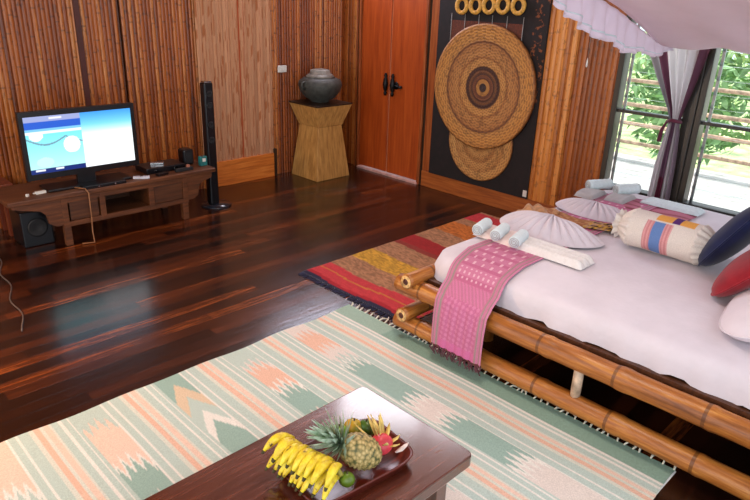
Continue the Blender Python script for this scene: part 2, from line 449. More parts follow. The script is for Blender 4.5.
# ------------------------------------------------------------ outside
deck_m = plain('weathered_deck', (206, 202, 198), .7, var=.12, scale=4)
b = M()
for k in range(24): b.box((5.26+k*.135, -5, -.04), (5.26+k*.135+.125, 8, 0))
struct('floor_balcony', b, deck_m)
rail = thing('balcony_railing', 'pale bamboo balcony railing seen through the louvred windows', 'railing', (8.3, 1, 0))
cane_pale = plain('pale_cane', (206, 178, 150), .6, var=.25)
for k in range(9):
    y = -3.5+k*1.25
    obj('post', M().tube([(8.3, y, 0), (8.3, y, 1.1)], .035, 10), cane_pale, rail)
for z in (.22, .46, .70, 1.0):
    obj('rail', M().tube([(8.24, -3.9, z), (8.24, 7.2, z)], .026, 10), cane_pale, rail)
ground = plain('garden_grass', (190, 205, 140), .9, var=.3, scale=2)
struct('ground_garden', M().box((8.6, -30, -2.5), (60, 45, -2.4)), ground)
leaf_ms = [plain('leaf_a', (160, 196, 120), .6, var=.3, scale=3), plain('leaf_b', (136, 172, 112), .6, var=.3, scale=3), plain('leaf_c', (196, 214, 150), .6, var=.3, scale=3)]
bark = plain('bark', (120, 96, 74), .8, var=.3)
def tree(x, y, h, R, mi, label):
    t = thing('tree', label, 'tree', (x, y, -2.4), 'trees outside the louvred windows')
    obj('trunk', M().tube([(x, y, -2.4), (x+.1, y+.1, h*.4), (x, y, h)], [.16, .11, .04], 8), bark, t)
    rnd = random.Random(int(x*31+y*17)); V = []; F = []
    for k in range(1100):
        d = Vector((rnd.gauss(0, 1), rnd.gauss(0, 1), rnd.gauss(0, 1))).normalized()*R*(rnd.random()**.4)
        p = Vector((x, y, h)) + Vector((d.x, d.y, d.z*.95))
        a = Vector((rnd.gauss(0, 1), rnd.gauss(0, 1), rnd.gauss(0, .7))).normalized()*.13
        c = a.cross(Vector((rnd.gauss(0, 1), rnd.gauss(0, 1), rnd.gauss(0, 1)))).normalized()*.05
        n = len(V); V += [p-a, p+c, p+a, p-c]; F.append((n, n+1, n+2, n+3))
    obj('crown', M().add(V, F, smooth=False), leaf_ms[mi], t)
tree(11.0, 6.2, .3, 1.0, 0, 'leafy green tree outside seen through the left window')
tree(11.2, 3.9, .5, 1.1, 1, 'darker green tree outside behind the tied window drape')
tree(11.0, 1.7, .0, 1.0, 2, 'pale green bushy tree outside low in the right window')
tree(14.6, 5.2, .9, 1.5, 2, 'tall yellowish green tree far outside between the window trees')
tree(14.6, 2.0, 1.0, 1.4, 0, 'bright green tree outside high in the right window')

# ------------------------------------------------------------ hanging cloth on the back wall
def bark_cloth(u, v):
    x = u; r = random.random()
    st = abs(((x*1.0-.56)))
    if .545 < x < .56 or .60 < x < .61: return s2l((168, 76, 40))
    k = random.Random(int(u*60)*77).random()
    if random.Random(int(u*90)*131+int(v*26+k*9)).random() > .86: return s2l((172, 106, 68))
    g = .9+.12*k
    return s2l((206*g, 150*g, 112*g))
b = M()
def fc(u, v):
    x = 3.235+.855*u; zlow = .17+.05*math.sin(u*70)*random.random()+.10*abs(u-.35)
    return (x, 5.645-.008*math.sin(u*55)-.006*math.sin(u*140), zlow+(2.8-zlow)*v)
b.grid(110, 120, fc, bark_cloth)
tag(obj('hanging_cloth', b, mat['vcloth']), 'pale brown streaked cloth with ragged hem hanging on the bamboo wall', 'wall hanging')
t = thing('light_switch', 'small white light switch plate on bamboo wall above the wooden pedestal', 'light switch', (4.23, 5.655, 1.135))
obj('plate', M().box((4.175, 5.648, 1.10), (4.285, 5.666, 1.17)), mat['white_plastic'], t, bevel=.004)
obj('toggle', M().box((4.215, 5.642, 1.12), (4.245, 5.65, 1.15)), mat['white_plastic'], t, bevel=.002)

# ------------------------------------------------------------ woven wall hanging
wx = XW-.03
wh = thing('wall_hanging', 'dark panel with large coiled straw discs and rings hung beside orange doors', 'wall hanging', (wx, 3.67, .17))
dark_cloth = plain('dark_panel', (22, 12, 12), .8, var=.4)
obj('back_panel', M().box((wx-.01, 3.055, .17), (wx+.012, 4.265, 2.6)), dark_cloth, wh)
bt = NT('border_band'); bz = bt.noise(24, (1, 1, 1), 3); bt.set(bt.ramp(bz, [(.56, (26, 14, 12)), (.62, (120, 64, 30))]), .8)
obj('border_band', M().box((wx-.014, 3.06, 1.0), (wx-.009, 3.2, 2.6)), bt.m, wh)
obj('brown_inset', M().box((wx-.016, 3.30, 1.2), (wx-.009, 4.10, 1.70)), plain('brown_weave', (92, 42, 22), .8, var=.3, scale=60), wh)
for y in (4.10, 3.94, 3.78, 3.63, 3.47, 3.30): obj('cord', M().tube([(wx-.018, y, 1.45), (wx-.018, y, 1.76)], .003, 6), mat['grey'], wh)
Ry = Matrix.Rotation(-PI/2, 3, 'Y')
def disc(name, cy_, cz, R, off, kind, dish):
    pr = []
    n = 40
    pr.append((R, 0)); 
    for i in range(n+1):
        r = R*(1-i/n); pr.append((max(r, .002), off_h(r/R, dish)+.0018*(i % 2)))
    o = obj(name, M().lathe(pr, (wx-.018-off, cy_, cz), 72, Ry), straw(name+'_straw', kind), wh, at=(wx-.018-off, cy_, cz))
    return o
def off_h(q, dish): return .012 + dish*(q**2)*(1 if q < .97 else .9)
disc('small_straw_disc', 3.635, .605, .375, 0, 'small', .004)
disc('large_straw_disc', 3.642, 1.122, .568, .020, 'big', .03)
rm = plain('ring_straw', (206, 152, 62), .6, var=.25, scale=40)
for i, (y, z) in enumerate(((3.975, 1.83), (3.818, 1.838), (3.67, 1.845), (3.52, 1.85), (3.36, 1.85))):
    ang = [(2*PI*k/24) for k in range(25)]
    b = M().tube([(wx-.035, y+.058*math.cos(a), z+.062*math.sin(a)) for a in ang], .02, 8, cap=False)
    obj('straw_ring', b, rm, wh)
obj('price_tag', M().box((wx-.016, 3.06, .19), (wx-.011, 3.10, .25)), mat['white_plastic'], wh)['label'] = 'small white paper tag at the lower corner'

# ------------------------------------------------------------ pedestal and jar
p = thing('pedestal', 'light wooden waisted pedestal standing by the bamboo wall near the corner', 'pedestal', (4.525, 5.375, 0))
def frustum(mb, c, sects):
    V = []; F = []
    for hx, hy, z in sects: V += [(c[0]-hx, c[1]-hy, z), (c[0]+hx, c[1]-hy, z), (c[0]+hx, c[1]+hy, z), (c[0]-hx, c[1]+hy, z)]
    k = len(sects)
    for i in range(k-1):
        for j in range(4): q = (j+1) % 4; F.append((4*i+j, 4*i+q, 4*i+4+q, 4*i+4+j))
    F.append((3, 2, 1, 0)); F.append(tuple(4*(k-1)+j for j in range(4)))
    mb.add(V, F, smooth=False)
b = M(); frustum(b, (4.525, 5.375), [(.235, .225, 0), (.20, .19, .30), (.165, .16, .565)]); obj('base', b, mat['ped'], p, bevel=.006)
b = M(); frustum(b, (4.525, 5.375), [(.17, .165, .565), (.20, .19, .65), (.245, .235, .79)]); obj('flared_top', b, mat['ped'], p, bevel=.006)
obj('top_board', M().box((4.275, 5.135, .79), (4.775, 5.615, .805)), mat['dark_wood'], p, bevel=.003)['label'] = 'dark top board'
j = thing('jar', 'dark grey round clay jar with a pale lid on the wooden pedestal', 'jar', (4.52, 5.38, .805))
jc = (4.52, 5.38, .805)
obj('body', M().lathe([(.07, 0), (.10, .006), (.10, .02), (.16, .05), (.215, .12), (.235, .18), (.225, .22), (.18, .25), (.14, .262)], jc, 36), mat['jar'], j)
obj('lid', M().lathe([(.15, .258), (.155, .268), (.13, .285), (.11, .30), (.105, .33), (.08, .34), (.02, .345)], jc, 30), mat['lid'], j)
for sgn in (-1, 1):
    b = M().tube([(4.52+sgn*.21, 5.36, 1.03), (4.52+sgn*.262, 5.36, 1.02), (4.52+sgn*.266, 5.36, .98), (4.52+sgn*.225, 5.36, .95)], .012, 8)
    obj('handle', b, mat['jar'], j)

# ------------------------------------------------------------ TV bench
st = thing('tv_bench', 'long low carved wooden bench carrying the television', 'tv bench', (2.08, 5.17, 0))
obj('top_board', M().box((1.23, 4.92, .385), (2.93, 5.40, .42)), mat['stand'], st, bevel=.006)
obj('lower_rail', M().box((1.62, 4.94, .15), (2.64, 4.965, .19)), mat['stand'], st, bevel=.003)
obj('upper_rail', M().box((1.62, 4.94, .34), (2.64, 4.965, .385)), mat['stand'], st, bevel=.003)
for x0, x1 in ((1.66, 1.88), (2.35, 2.61)):
    obj('drawer', M().box((x0, 4.95, .192), (x1, 4.975, .338)), mat['stand2'], st, bevel=.004)
for x0 in (1.60, 1.89, 2.30, 2.61):
    obj('stile', M().box((x0, 4.938, .15), (x0+.045, 4.97, .385)), mat['stand'], st, bevel=.003)
obj('shelf_bottom', M().box((1.62, 4.965, .15), (2.64, 5.38, .17)), mat['stand2'], st)
obj('back_board', M().box((1.62, 5.37, .17), (2.64, 5.385, .385)), mat['stand2'], st)
for x0, x1 in ((1.89, 1.91), (2.32, 2.34)):
    obj('divider', M().box((x0, 4.972, .17), (x1, 5.37, .385)), mat['stand2'], st)
for x_ in (1.60, 2.60):
    for y_ in (4.94, 5.33): obj('leg', M().box((x_, y_, 0), (x_+.05, y_+.05, .15)), mat['stand'], st, bevel=.003)
def wing(sx, x_in, x_out):
    pts = [(x_in, .17), (x_in+sx*.05, .17), (x_in+sx*.10, .20), (x_in+sx*.11, .27), (x_in+sx*.15, .31), (x_in+sx*.24, .335), (x_out, .36), (x_out, .387), (x_in, .387)]
    V = [(a, y_, z) for y_ in (4.945, 4.975) for a, z in pts]; n = len(pts)
    F = [tuple(range(n)), tuple(range(2*n-1, n-1, -1))] + [(i, (i+1) % n, n+(i+1) % n, n+i) for i in range(n)]
    return M().add(V, F, smooth=False)
obj('bracket', wing(-1, 1.60, 1.26), mat['stand'], st); obj('bracket', wing(1, 2.655, 2.90), mat['stand'], st)
# dark box under the bench end, side stool
sb = thing('subwoofer', 'black subwoofer box on the floor under the left end of the bench', 'speaker', (1.42, 5.2, 0))
obj('cabinet', M().box((1.34, 5.08, 0), (1.56, 5.34, .28)), mat['black'], sb, bevel=.008)
obj('driver', M().lathe([(.07, 0), (.075, .006), (.06, .006), (.02, -.004)], (1.45, 5.078, .15), 20, Matrix.Rotation(PI/2, 3, 'X')), mat['blackm'], sb)
so = thing('side_stool', 'reddish wooden stool at the left edge beside the tv bench', 'stool', (1.15, 5.53, 0))
red_wood = wood('stool_wood', [(72, 24, 8), (110, 44, 18), (140, 70, 32)], 2, .45)
obj('seat', M().box((.86, 5.41, .40), (1.42, 5.65, .43)), red_wood, so, bevel=.005)
for x_, y_ in ((.88, 5.42), (1.34, 5.42), (.88, 5.59), (1.34, 5.59)): obj('leg', M().box((x_, y_, 0), (x_+.05, y_+.05, .40)), red_wood, so, bevel=.003)
obj('apron', M().box((.93, 5.425, .31), (1.34, 5.445, .40)), red_wood, so)

# ------------------------------------------------------------ television
def screen(u, v):   # u left->right, v bottom->top
    W1 = (246, 252, 255)
    if u > .5:
        if v > .78: k = (1-v)/.22; return s2l((60+60*k, 150+60*k, 232))
        if v > .6: k = (.78-v)/.18; return s2l((120+125*k, 210+40*k, 240+12*k))
        return s2l(W1)
    if v < .085: 
        if .04 < v < .07 and (.04 < u < .13 or .22 < u < .30): return s2l((225, 230, 240))
        return s2l((22, 42, 110))
    if v > .91: return s2l((225, 225, 235)) if (.22 < u < .34 and .94 < v < .97) else s2l((150, 160, 205))
    if v > .78: return s2l((34, 88, 196))
    if v > .74: return s2l((120, 190, 230))
    if v > .69: return s2l((236, 248, 252))
    if (u-.40)**2/.006+(v-.46)**2/.022 < 1: return s2l(W1)
    if (u-.09)**2/.004+(v-.68)**2/.012 < 1: return s2l(W1)
    if (u-.14)**2/.006+(v-.19)**2/.008 < 1: return s2l((190, 240, 240))
    if abs(v-.62+.12*abs(math.sin(u*9))) < .015: return s2l((110, 150, 170))
    k = v/.7; return s2l((190-70*k, 240-18*k, 236-2*k))
tv = thing('television', 'black flat television switched on showing blue and white menu screen', 'television', (1.87, 5.10, .42))
x0, x1, z0, z1 = 1.438, 2.308, .512, 1.021
obj('housing', M().box((x0, 5.085, z0), (x1, 5.125, z1)), mat['black'], tv, bevel=.005)
b = M(); b.box((x0, 5.078, z0), (x0+.032, 5.086, z1)); b.box((x1-.032, 5.078, z0), (x1, 5.086, z1)); b.box((x0+.032, 5.078, z0), (x1-.032, 5.086, z0+.045)); b.box((x0+.032, 5.078, z1-.038), (x1-.032, 5.086, z1))
obj('bezel', b, mat['black'], tv)
obj('screen', M().grid(150, 90, lambda u, v: (x0+.032+(x1-x0-.064)*u, 5.082, z0+.045+(z1-z0-.083)*v), screen), mat['vscreen'], tv)
obj('neck', M().box((1.80, 5.09, .435), (1.94, 5.12, .52)), mat['black'], tv)
obj('foot', M().box((1.55, 5.01, .42), (2.20, 5.22, .440)), mat['black'], tv, bevel=.006)

# ------------------------------------------------------------ things on the bench
def small(name, label, cat, x, y, sx, sy_, sz, mt, z=.42, rz=0, group=None, extra=None):
    t = thing(name, label, cat, (x, y, z), group)
    R3 = Matrix.Rotation(rz, 3, 'Z')
    obj('casing', M().box((x-sx/2, y-sy_/2, z), (x+sx/2, y+sy_/2, z+sz), R3), mt, t, bevel=min(sx, sy_, sz)*.15)
    if extra:
        for (en, ex, ey, ez, esx, esy, esz, em) in extra:
            c = R3 @ Vector((ex, ey, 0)); c = Vector((x+c.x, y+c.y, z+ez))
            obj(en, M().box((c.x-esx/2, c.y-esy/2, c.z), (c.x+esx/2, c.y+esy/2, c.z+esz), R3), em, t)
    return t
small('dvd_player', 'flat black disc player lying in front of the television foot', 'disc player', 1.95, 4.975, .34, .08, .022, mat['black'], extra=[('button', -.05, -.042, .008, .012, .004, .008, mat['chrome']), ('button', .08, -.042, .008, .012, .004, .008, mat['chrome'])])
small('remote_control', 'pale remote control in front of the television right corner', 'remote control', 2.27, 4.985, .13, .04, .018, plain('pale_plastic', (190, 190, 200), .4), rz=-.5, extra=[('button', .0, 0, .018, .02, .012, .003, mat['black'])])
small('adapter', 'small white adapter with a short lead on the bench left end', 'adapter', 1.50, 5.04, .075, .03, .02, mat['white_plastic'], rz=.1, extra=[('plug', -.045, 0, .006, .02, .012, .008, mat['white_plastic'])])
small('cable_clip', 'tiny white clip lying left of the white adapter', 'clip', 1.40, 5.02, .022, .015, .018, mat['white_plastic'], rz=.6, extra=[('tab', .018, .02, 0, .012, .01, .012, mat['white_plastic'])])
small('satellite_receiver', 'black receiver box with silver knobs right of the television', 'receiver', 2.53, 5.16, .36, .22, .05, mat['black'], extra=[('knob', -.10, -.112, .018, .022, .008, .016, mat['chrome']), ('knob', .08, -.112, .018, .022, .008, .016, mat['chrome'])])
small('game_controller', 'silver handset lying on top of the black receiver', 'handset', 2.50, 5.16, .11, .045, .018, mat['chrome'], z=.47, rz=-.5)
small('speaker', 'small black cube speaker at the right end of the bench', 'speaker', 2.80, 5.20, .10, .11, .14, mat['black'], extra=[('grille', 0, -.057, .02, .07, .004, .10, mat['blackm'])])
small('alarm_clock', 'little teal and black clock beside the tall speaker', 'clock', 2.885, 5.06, .07, .05, .085, mat['teal_glass'], extra=[('face', 0, -.027, .04, .03, .004, .03, mat['white_plastic'])])
small('phone', 'black handset lying near the front edge right of the remote', 'phone', 2.45, 4.98, .10, .05, .02, mat['black'], rz=.2, extra=[('light', -.02, -.01, .02, .012, .012, .003, mat['chrome'])])
small('power_strip', 'slim dark power strip along the front of the black receiver', 'power strip', 2.66, 4.99, .16, .04, .03, mat['blackm'], extra=[('plug', .04, 0, .03, .025, .02, .02, plain('rosy_plug', (170, 110, 90), .5))])
tag(obj('power_cable', M().tube([(1.72, 5.05, .43), (1.76, 4.98, .43), (1.79, 4.93, .43), (1.80, 4.905, .40), (1.80, 4.905, .22), (1.79, 4.90, .10), (1.78, 4.86, .012), (1.70, 4.90, .008)], .005, 6), plain('brown_cable', (140, 90, 50), .5)), 'thin brown cable hanging down the front of the bench', 'cable')
pts = []
for k in range(40):
    q = k/39; pts.append((1.13-.22*q+.018*math.sin(q*17), 5.05-1.30*q, .006))
tag(obj('floor_cord', M().tube(pts, .004, 6), plain('clear_cord', (96, 84, 80), .3)), 'thin grey cord trailing across the dark floor at the left edge', 'cord')

# tower speaker
ts = thing('tower_speaker', 'tall slim black tower speaker on glass base beside the tv bench', 'speaker', (3.02, 5.15, 0))
obj('base', M().lathe([(.001, 0), (.14, 0), (.14, .012), (.03, .02), (.001, .02)], (3.04, 5.13, 0), 32), plain('dark_gloss', (34, 36, 44), .08), ts)
obj('column', M().box((2.975, 5.11, .018), (3.065, 5.19, 1.13)), mat['black'], ts, bevel=.012)
for z in (1.03, .93, .76, .62): obj('driver', M().lathe([(.028, 0), (.032, .004), (.024, .005), (.008, -.001)], (3.02, 5.109, z), 16, Matrix.Rotation(PI/2, 3, 'X')), mat['blackm'], ts)
obj('cap', M().box((2.985, 5.12, 1.13), (3.055, 5.18, 1.142)), mat['chrome'], ts)

# ------------------------------------------------------------ rugs
TL = (194, 210, 200); TD = (158, 186, 174); WH = (238, 234, 224); CR = (222, 222, 208); PK = (240, 208, 188); PK2 = (236, 192, 168); PL = (230, 218, 208)
def tri(x): return abs((x % 1)*2-1)
def rugcol(x, y):
    n = 0
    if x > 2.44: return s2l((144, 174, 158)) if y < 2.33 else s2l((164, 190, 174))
    if x > 2.425: return s2l(WH)
    q = (x-.365) % .417; k = int(math.floor((x-.365)/.417))
    if q < .142:
        teeth = .12*tri(q/.0355+.25)+.05*abs(q-.071)/.071
        t = 2.75-(y+teeth*(1 if (k % 2) else .9))
        seqs = {1: [(.10, TL), (.42, PK), (.47, WH), (.72, TD), (.95, PL), (1.3, PK2), (1.7, TL), (9, PL)],
                2: [(.12, TD), (.26, (224, 200, 170)), (.40, TL), (.50, WH), (.80, TD), (1.1, PL), (1.5, PK2), (9, TL)],
                3: [(.12, TL), (.17, PL), (.38, PK2), (.44, WH), (.70, TD), (.95, PL), (1.4, TL), (9, PL)],
                4: [(.06, PL), (.26, PK2), (.40, PL), (.46, TL), (.50, WH), (.92, TD), (.97, WH), (1.14, PL), (1.17, WH), (1.55, TD), (1.62, WH), (9, PL)],
                0: [(.30, PK), (.36, WH), (.7, TL), (9, PL)], -1: [(.4, TL), (.5, WH), (.8, TD), (9, PL)]}
        if k == 2:
            t = 2.75-y-.16*(1-abs(q-.071)/.071)+.0
            t = 2.75-y-.17*abs(q-.071)/.071+.02
        for lim, c in seqs.get(k, seqs[3]):
            if t+.02 < lim: return s2l(c)
        return s2l(PL)
    for lim, c in ((.150, WH), (.182, TL), (.192, WH), (.236, TL), (.256, CR), (.282, PK2), (.296, CR), (.318, PK), (.328, CR), (.362, TL), (.374, WH), (.398, TL), (.405, WH), (.5, TL)):
        if q+n < lim: return s2l(c)
    return s2l(TL)
rg = thing('striped_rug', 'large mint green and peach striped rug under the coffee table', 'rug', (1.2, 1.7, 0))
b = M(); nx, ny = 640, 130
RX0, RX1, RY0, RY1 = -.6, 2.57, .63, 2.752
b.grid(nx, ny, lambda u, v: (RX0+(RX1-RX0)*u, RY0+(RY1-RY0)*v+.006*math.sin(u*40)*(1 if v in (0, 1) else 0), .008+.003*math.sin(u*29)*math.sin(v*17)), lambda u, v: rugcol(RX0+(RX1-RX0)*u, RY0+(RY1-RY0)*v))
b.add([(RX0, RY0, .001), (RX1, RY0, .001), (RX1, RY1, .001), (RX0, RY1, .001)], [(0, 3, 2, 1)])
obj('weave', b, mat['vrug'], rg)
b = M(); rr = random.Random(5); y = .64
while y < 2.74:
    l = .03+.05*rr.random(); dy = (rr.random()-.5)*.09
    obj('tassel', M().tube([(2.562, y, .009), (2.565+l*.5, y+dy*.2, .014), (2.565+l, y+dy, .006)], [.004, .006, .003], 5), mat['fringe'], rg)
    y += .026+.03*rr.random()

def ocol(x, y):
    R1 = (206, 64, 70); TN = (190, 136, 98); YL = (226, 170, 62); OR = (216, 122, 52); DR = (164, 42, 42)
    n = .015*math.sin(y*9)
    n2 = random.Random(int(x*150)*13+int(y*40)).random()
    for lim, c in ((2.70, (46, 46, 70)), (2.735, (176, 40, 50)), (2.83, R1), (2.845, (206, 130, 60)), (2.93, R1), (3.15, TN), (3.38, YL), (3.62, TN), (3.69, (150, 60, 50)), (3.88, DR), (4.14, TN), (4.42, OR), (4.56, TN), (4.8, R1), (9, TN)):
        if x+n < lim:
            g = 1-.28*n2 if c in (TN, YL, OR) else 1-.1*n2
            return s2l(tuple(v*g for v in c))
og = thing('kilim_rug', 'red yellow and tan striped rug on the floor beside the bed foot', 'rug', (3.7, 2.9, 0))
b = M()
b.grid(170, 50, lambda u, v: (2.67+2.175*u, 2.33+1.05*v, .006+.002*math.sin(u*50)*math.sin(v*9)), lambda u, v: ocol(2.67+2.175*u, 2.33+1.05*v))
b.add([(2.67, 2.33, .001), (4.845, 2.33, .001), (4.845, 3.38, .001), (2.67, 3.38, .001)], [(0, 3, 2, 1)])
obj('weave', b, mat['vrug'], og)
b = M(); y = 2.34
while y < 3.37:
    obj('tassel', M().tube([(2.675, y, .006), (2.625, y+(rr.random()-.5)*.03, .005)], .005, 5), mat['fringe_navy'], og); y += .018

# ------------------------------------------------------------ bamboo bed
bed = thing('bamboo_bed', 'low bed frame of thick bamboo poles at the right', 'bed', (3.7, 1.2, 0))
def pole(name, p0, p1, r, axis, mt):
    p0, p1 = Vector(p0), Vector(p1); L = (p1-p0).length; n = int(L/.03); pts = []; rs = []
    for i in range(n+1):
        p = p0.lerp(p1, i/n); pts.append(p); ph = ((p[axis]+10)/.39) % 1
        rs.append(r*(1+(.07 if ph < .06 or ph > .97 else 0)+.012*math.sin(i*.7)))
    o = obj(name, M().tube(pts, rs, 16), mt, bed)
    e = M()
    for q, sgn in ((p0, 1),):
        d = (p1-p0).normalized(); e.tube([q-d*.0015, q-d*.004], [r*.9, r*.88], 16)
        e2 = M().tube([q-d*.004, q-d*.0055], [r*.45, r*.42], 12)
    obj('cut_end', e, mat['cane_end'], o); obj('hollow', e2, mat['darkstrip'], o)
    return o
pole('side_pole', (2.56, 2.31, .333), (2.56, .0, .333), .054, 1, mat['caneY'])
pole('side_pole', (2.56, 2.31, .094), (2.56, .0, .094), .050, 1, mat['caneY'])
pole('side_pole', (4.93, 2.31, .333), (4.93, .0, .333), .054, 1, mat['caneY'])
pole('side_pole', (4.93, 2.31, .094), (4.93, .0, .094), .050, 1, mat['caneY'])
pole('cross_pole', (2.475, 2.19, .398), (4.98, 2.19, .398), .042, 0, mat['caneX'])
pole('cross_pole', (2.475, 2.21, .178), (4.98, 2.21, .178), .042, 0, mat['caneX'])
pole('cross_pole', (2.475, .1, .398), (4.98, .1, .398), .042, 0, mat['caneX'])
pole('cross_pole', (2.475, .1, .178), (4.98, .1, .178), .042, 0, mat['caneX'])
for y in (1.14, .15): obj('peg', M().tube([(2.56, y, .13), (2.56, y, .30)], .024, 10), cane_pale, bed)
obj('platform', M().box((2.62, .05, .36), (4.88, 2.26, .385)), mat['stand2'], bed)
for x_ in (2.9, 3.7, 4.5):
    for y_ in (.3, 1.9): obj('leg', M().tube([(x_, y_, 0), (x_, y_, .36)], .045, 10), mat['caneX'], bed)

# mattress under a white sheet: rounded slab with hanging hem
MX0, MX1, MY0, MY1, MZ = 2.68, 4.93, .06, 2.215, .52
def mat_surface():
    b = M(); N = 180; rings = [(0, .0), (.012, .16), (.035, .5), (.05, .8)]
    # cross sections from hem (outside, low) to the top centre
    secs = [(-.035, .385), (-.033, .405), (-.028, .45), (-.016, .485), (.008, .508), (.04, .517), (.10, .520), (.5, .522), (.8, .523), (1.05, .524)]
    V = []; F = []; R = .17
    def outline(k):
        # superellipse-like rounded rectangle by arc length
        hx, hy = (MX1-MX0)/2, (MY1-MY0)/2; a = 2*PI*k/N; ca, sa = math.cos(a), math.sin(a)
        e = .16
        return (math.copysign(abs(ca)**e, ca), math.copysign(abs(sa)**e, sa))
    # even spacing: walk the rounded rectangle directly
    hx, hy = (MX1-MX0)/2, (MY1-MY0)/2; cx, cy_ = (MX0+MX1)/2, (MY0+MY1)/2
    def pt(k, inset):
        w_, h_ = hx-inset, hy-inset; r = max(R-inset*.6, .03); r = min(r, w_, h_)
        w_ = max(w_, .01); h_ = max(h_, .01)
        n4 = N//4; side = k//n4; t = (k % n4)/n4
        seq = []
        segs = [((w_, -h_), (w_, h_)), ((w_, h_), (-w_, h_)), ((-w_, h_), (-w_, -h_)), ((-w_, -h_), (w_, -h_))]
        a_, b_ = segs[side]; x = a_[0]+(b_[0]-a_[0])*t; y = a_[1]+(b_[1]-a_[1])*t
        ix, iy = max(-(w_-r), min(w_-r, x)), max(-(h_-r), min(h_-r, y)); dx, dy = x-ix, y-iy; d = math.hypot(dx, dy)
        if d > r: x, y = ix+dx*r/d, iy+dy*r/d
        return cx+x, cy_+y
    for si, (ins, z) in enumerate(secs):
        for k in range(N):
            x, y = pt(k, ins*(1 if ins < 1 else .99)); low = max(0, 1-si/4)
            wv = .012*math.sin(k*.9)+.008*math.sin(k*2.3+1)
            z2 = z + low*wv*.9 + (.004*math.sin(x*7+y*3)*math.sin(y*5) if si > 4 else 0)
            o_ = low*.010*math.sin(k*1.7)
            ff = min(1, max(0, (y-2.02)/.16))*low   # the sheet hangs lower over the foot end
            z2 -= ff*.18; y += ff*.03
            V.append((x+(o_ if x > cx else -o_)*.6, y+o_*.5, z2))
    for si in range(len(secs)-1):
        for k in range(N):
            q = (k+1) % N; F.append((si*N+k, si*N+q, (si+1)*N+q, (si+1)*N+k))
    F.append(tuple((len(secs)-1)*N+k for k in range(N)))
    b.add(V, F); return b
tag(obj('mattress', mat_surface(), mat['sheet']), 'large mattress under a white sheet on the bamboo bed frame', 'mattress')

# ------------------------------------------------------------ scarves on the bed
def ztop(x, y=1.5):
    # height of the sheet over x near the near side
    if x >= 2.94: return .523
    prof = [(2.645, .385), (2.65, .40), (2.668, .44), (2.70, .475), (2.75, .503), (2.82, .517), (2.94, .523)]
    for (a, za), (b_, zb) in zip(prof, prof[1:]):
        if x <= b_: return za+(zb-za)*(x-a)/(b_-a)
    return .523
path = [(2.455, .12), (2.455, .20), (2.46, .30), (2.475, .38), (2.52, .425), (2.595, .455), (2.625, .49), (2.655, .513), (2.70, .528), (2.78, .533), (2.88, .534), (3.0, .534), (3.3, .533), (3.6, .533), (4.0, .533), (4.4, .533), (4.72, .530)]
def resample(path, n):
    L = [0]
    for a, c in zip(path, path[1:]): L.append(L[-1]+math.dist(a, c))
    out = []
    for i in range(n+1):
        s_ = L[-1]*i/n; k = 0
        while k < len(L)-2 and L[k+1] < s_: k += 1
        t_ = (s_-L[k])/(L[k+1]-L[k]); out.append(tuple(a+(c-a)*t_ for a, c in zip(path[k], path[k+1])))
    return out, L[-1]
SP, SL = resample(path, 420)
def scol(u, v):
    B = (200, 122, 152); s_ = u*SL; e = min(v, 1-v)
    c = B
    if e < .035: c = (206, 130, 160)
    elif e < .055: c = (150, 128, 128)
    elif e < .10: c = (196, 120, 148)
    elif e < .125: c = (152, 136, 130)
    elif e < .15: c = (190, 120, 140)
    else:
        row = int(s_/.035); 
        if s_ < .30:
            z = math.sin(v*44+s_*90)*math.sin(s_*120-v*30)
            c = (208, 128, 162) if z > .1 else (194, 108, 146)
            if s_ < .05: c = (206, 110, 158)
        elif s_ < .42: c = (190, 116, 144) if int(v*30+s_*50) % 2 else (208, 122, 158)
        elif s_ < .52 and int(v*34) % 3 == 0 and int(s_*60) % 2 == 0: c = (222, 176, 190)
        elif s_ > .55 and int(v*26+row) % 4 == 0 and row % 2 == 0: c = (226, 180, 192)
        elif row % 3 == 0: c = (190, 104, 138)
    return s2l(c)
def sfn(u, v):
    x, z = SP[min(420, int(round(u*420)))]
    hang = max(0, (2.9-x)/.45)
    y0 = 2.09-.13*min(1, hang)+ (.0 if x < 3 else .0); y1 = 1.70-.08*min(1, hang)
    wv = .006*math.sin(v*20+u*4)*min(1, hang) if x < 2.5 else 0
    return (x-abs(wv), y0+(y1-y0)*v, z)
ps = thing('pink_scarf', 'pink woven scarf draped over the near edge of the bed', 'scarf', (3.0, 1.85, .523))
obj('cloth', M().grid(420, 100, sfn, scol), mat['vcloth'], ps, solid=.003)
b = M()
for k in range(30):
    y = 1.95-.33*k/29
    obj('tassel', M().tube([(2.453, y, .122), (2.447, y+(rr.random()-.5)*.03, .095), (2.449, y+(rr.random()-.5)*.035, .06+.02*rr.random())], [.004, .005, .003], 5), mat['fringe_scarf'], ps)

def bcol(u, v):
    if v < .5 and False: pass
    h = random.Random(int(u*46)*31+int(v*12)*7).random()
    if u > .66:
        return s2l((52, 30, 24)) if h < .4 else (s2l((206, 160, 70)) if h < .7 else s2l((190, 150, 120)))
    return s2l((168, 112, 74)) if (int(v*9)+int(u*30)) % 3 else s2l((196, 146, 100))
b = M().grid(90, 14, lambda u, v: (3.72+.16*v+.07*u+.02*math.sin(u*8), 2.30-.72*u, (.536+.012*abs(math.sin(v*7+u*5))) if u > .06 else .51+.6*u), bcol)
tag(obj('patterned_scarf', b, mat['vcloth'], solid=.003), 'brown and gold patterned scarf lying between two fan-folded towels', 'scarf')
def mcol(u, v): return s2l((196, 120, 140)) if int(v*8) % 3 else s2l((150, 80, 90))
b = M().grid(60, 10, lambda u, v: (4.40+.28*v, 2.22-.80*u, .53+.006*math.sin(u*14+v*3)), mcol)
tag(obj('rose_scarf', b, mat['vcloth'], solid=.003), 'dusty rose scarf lying under the far rolled towels by the window', 'scarf')
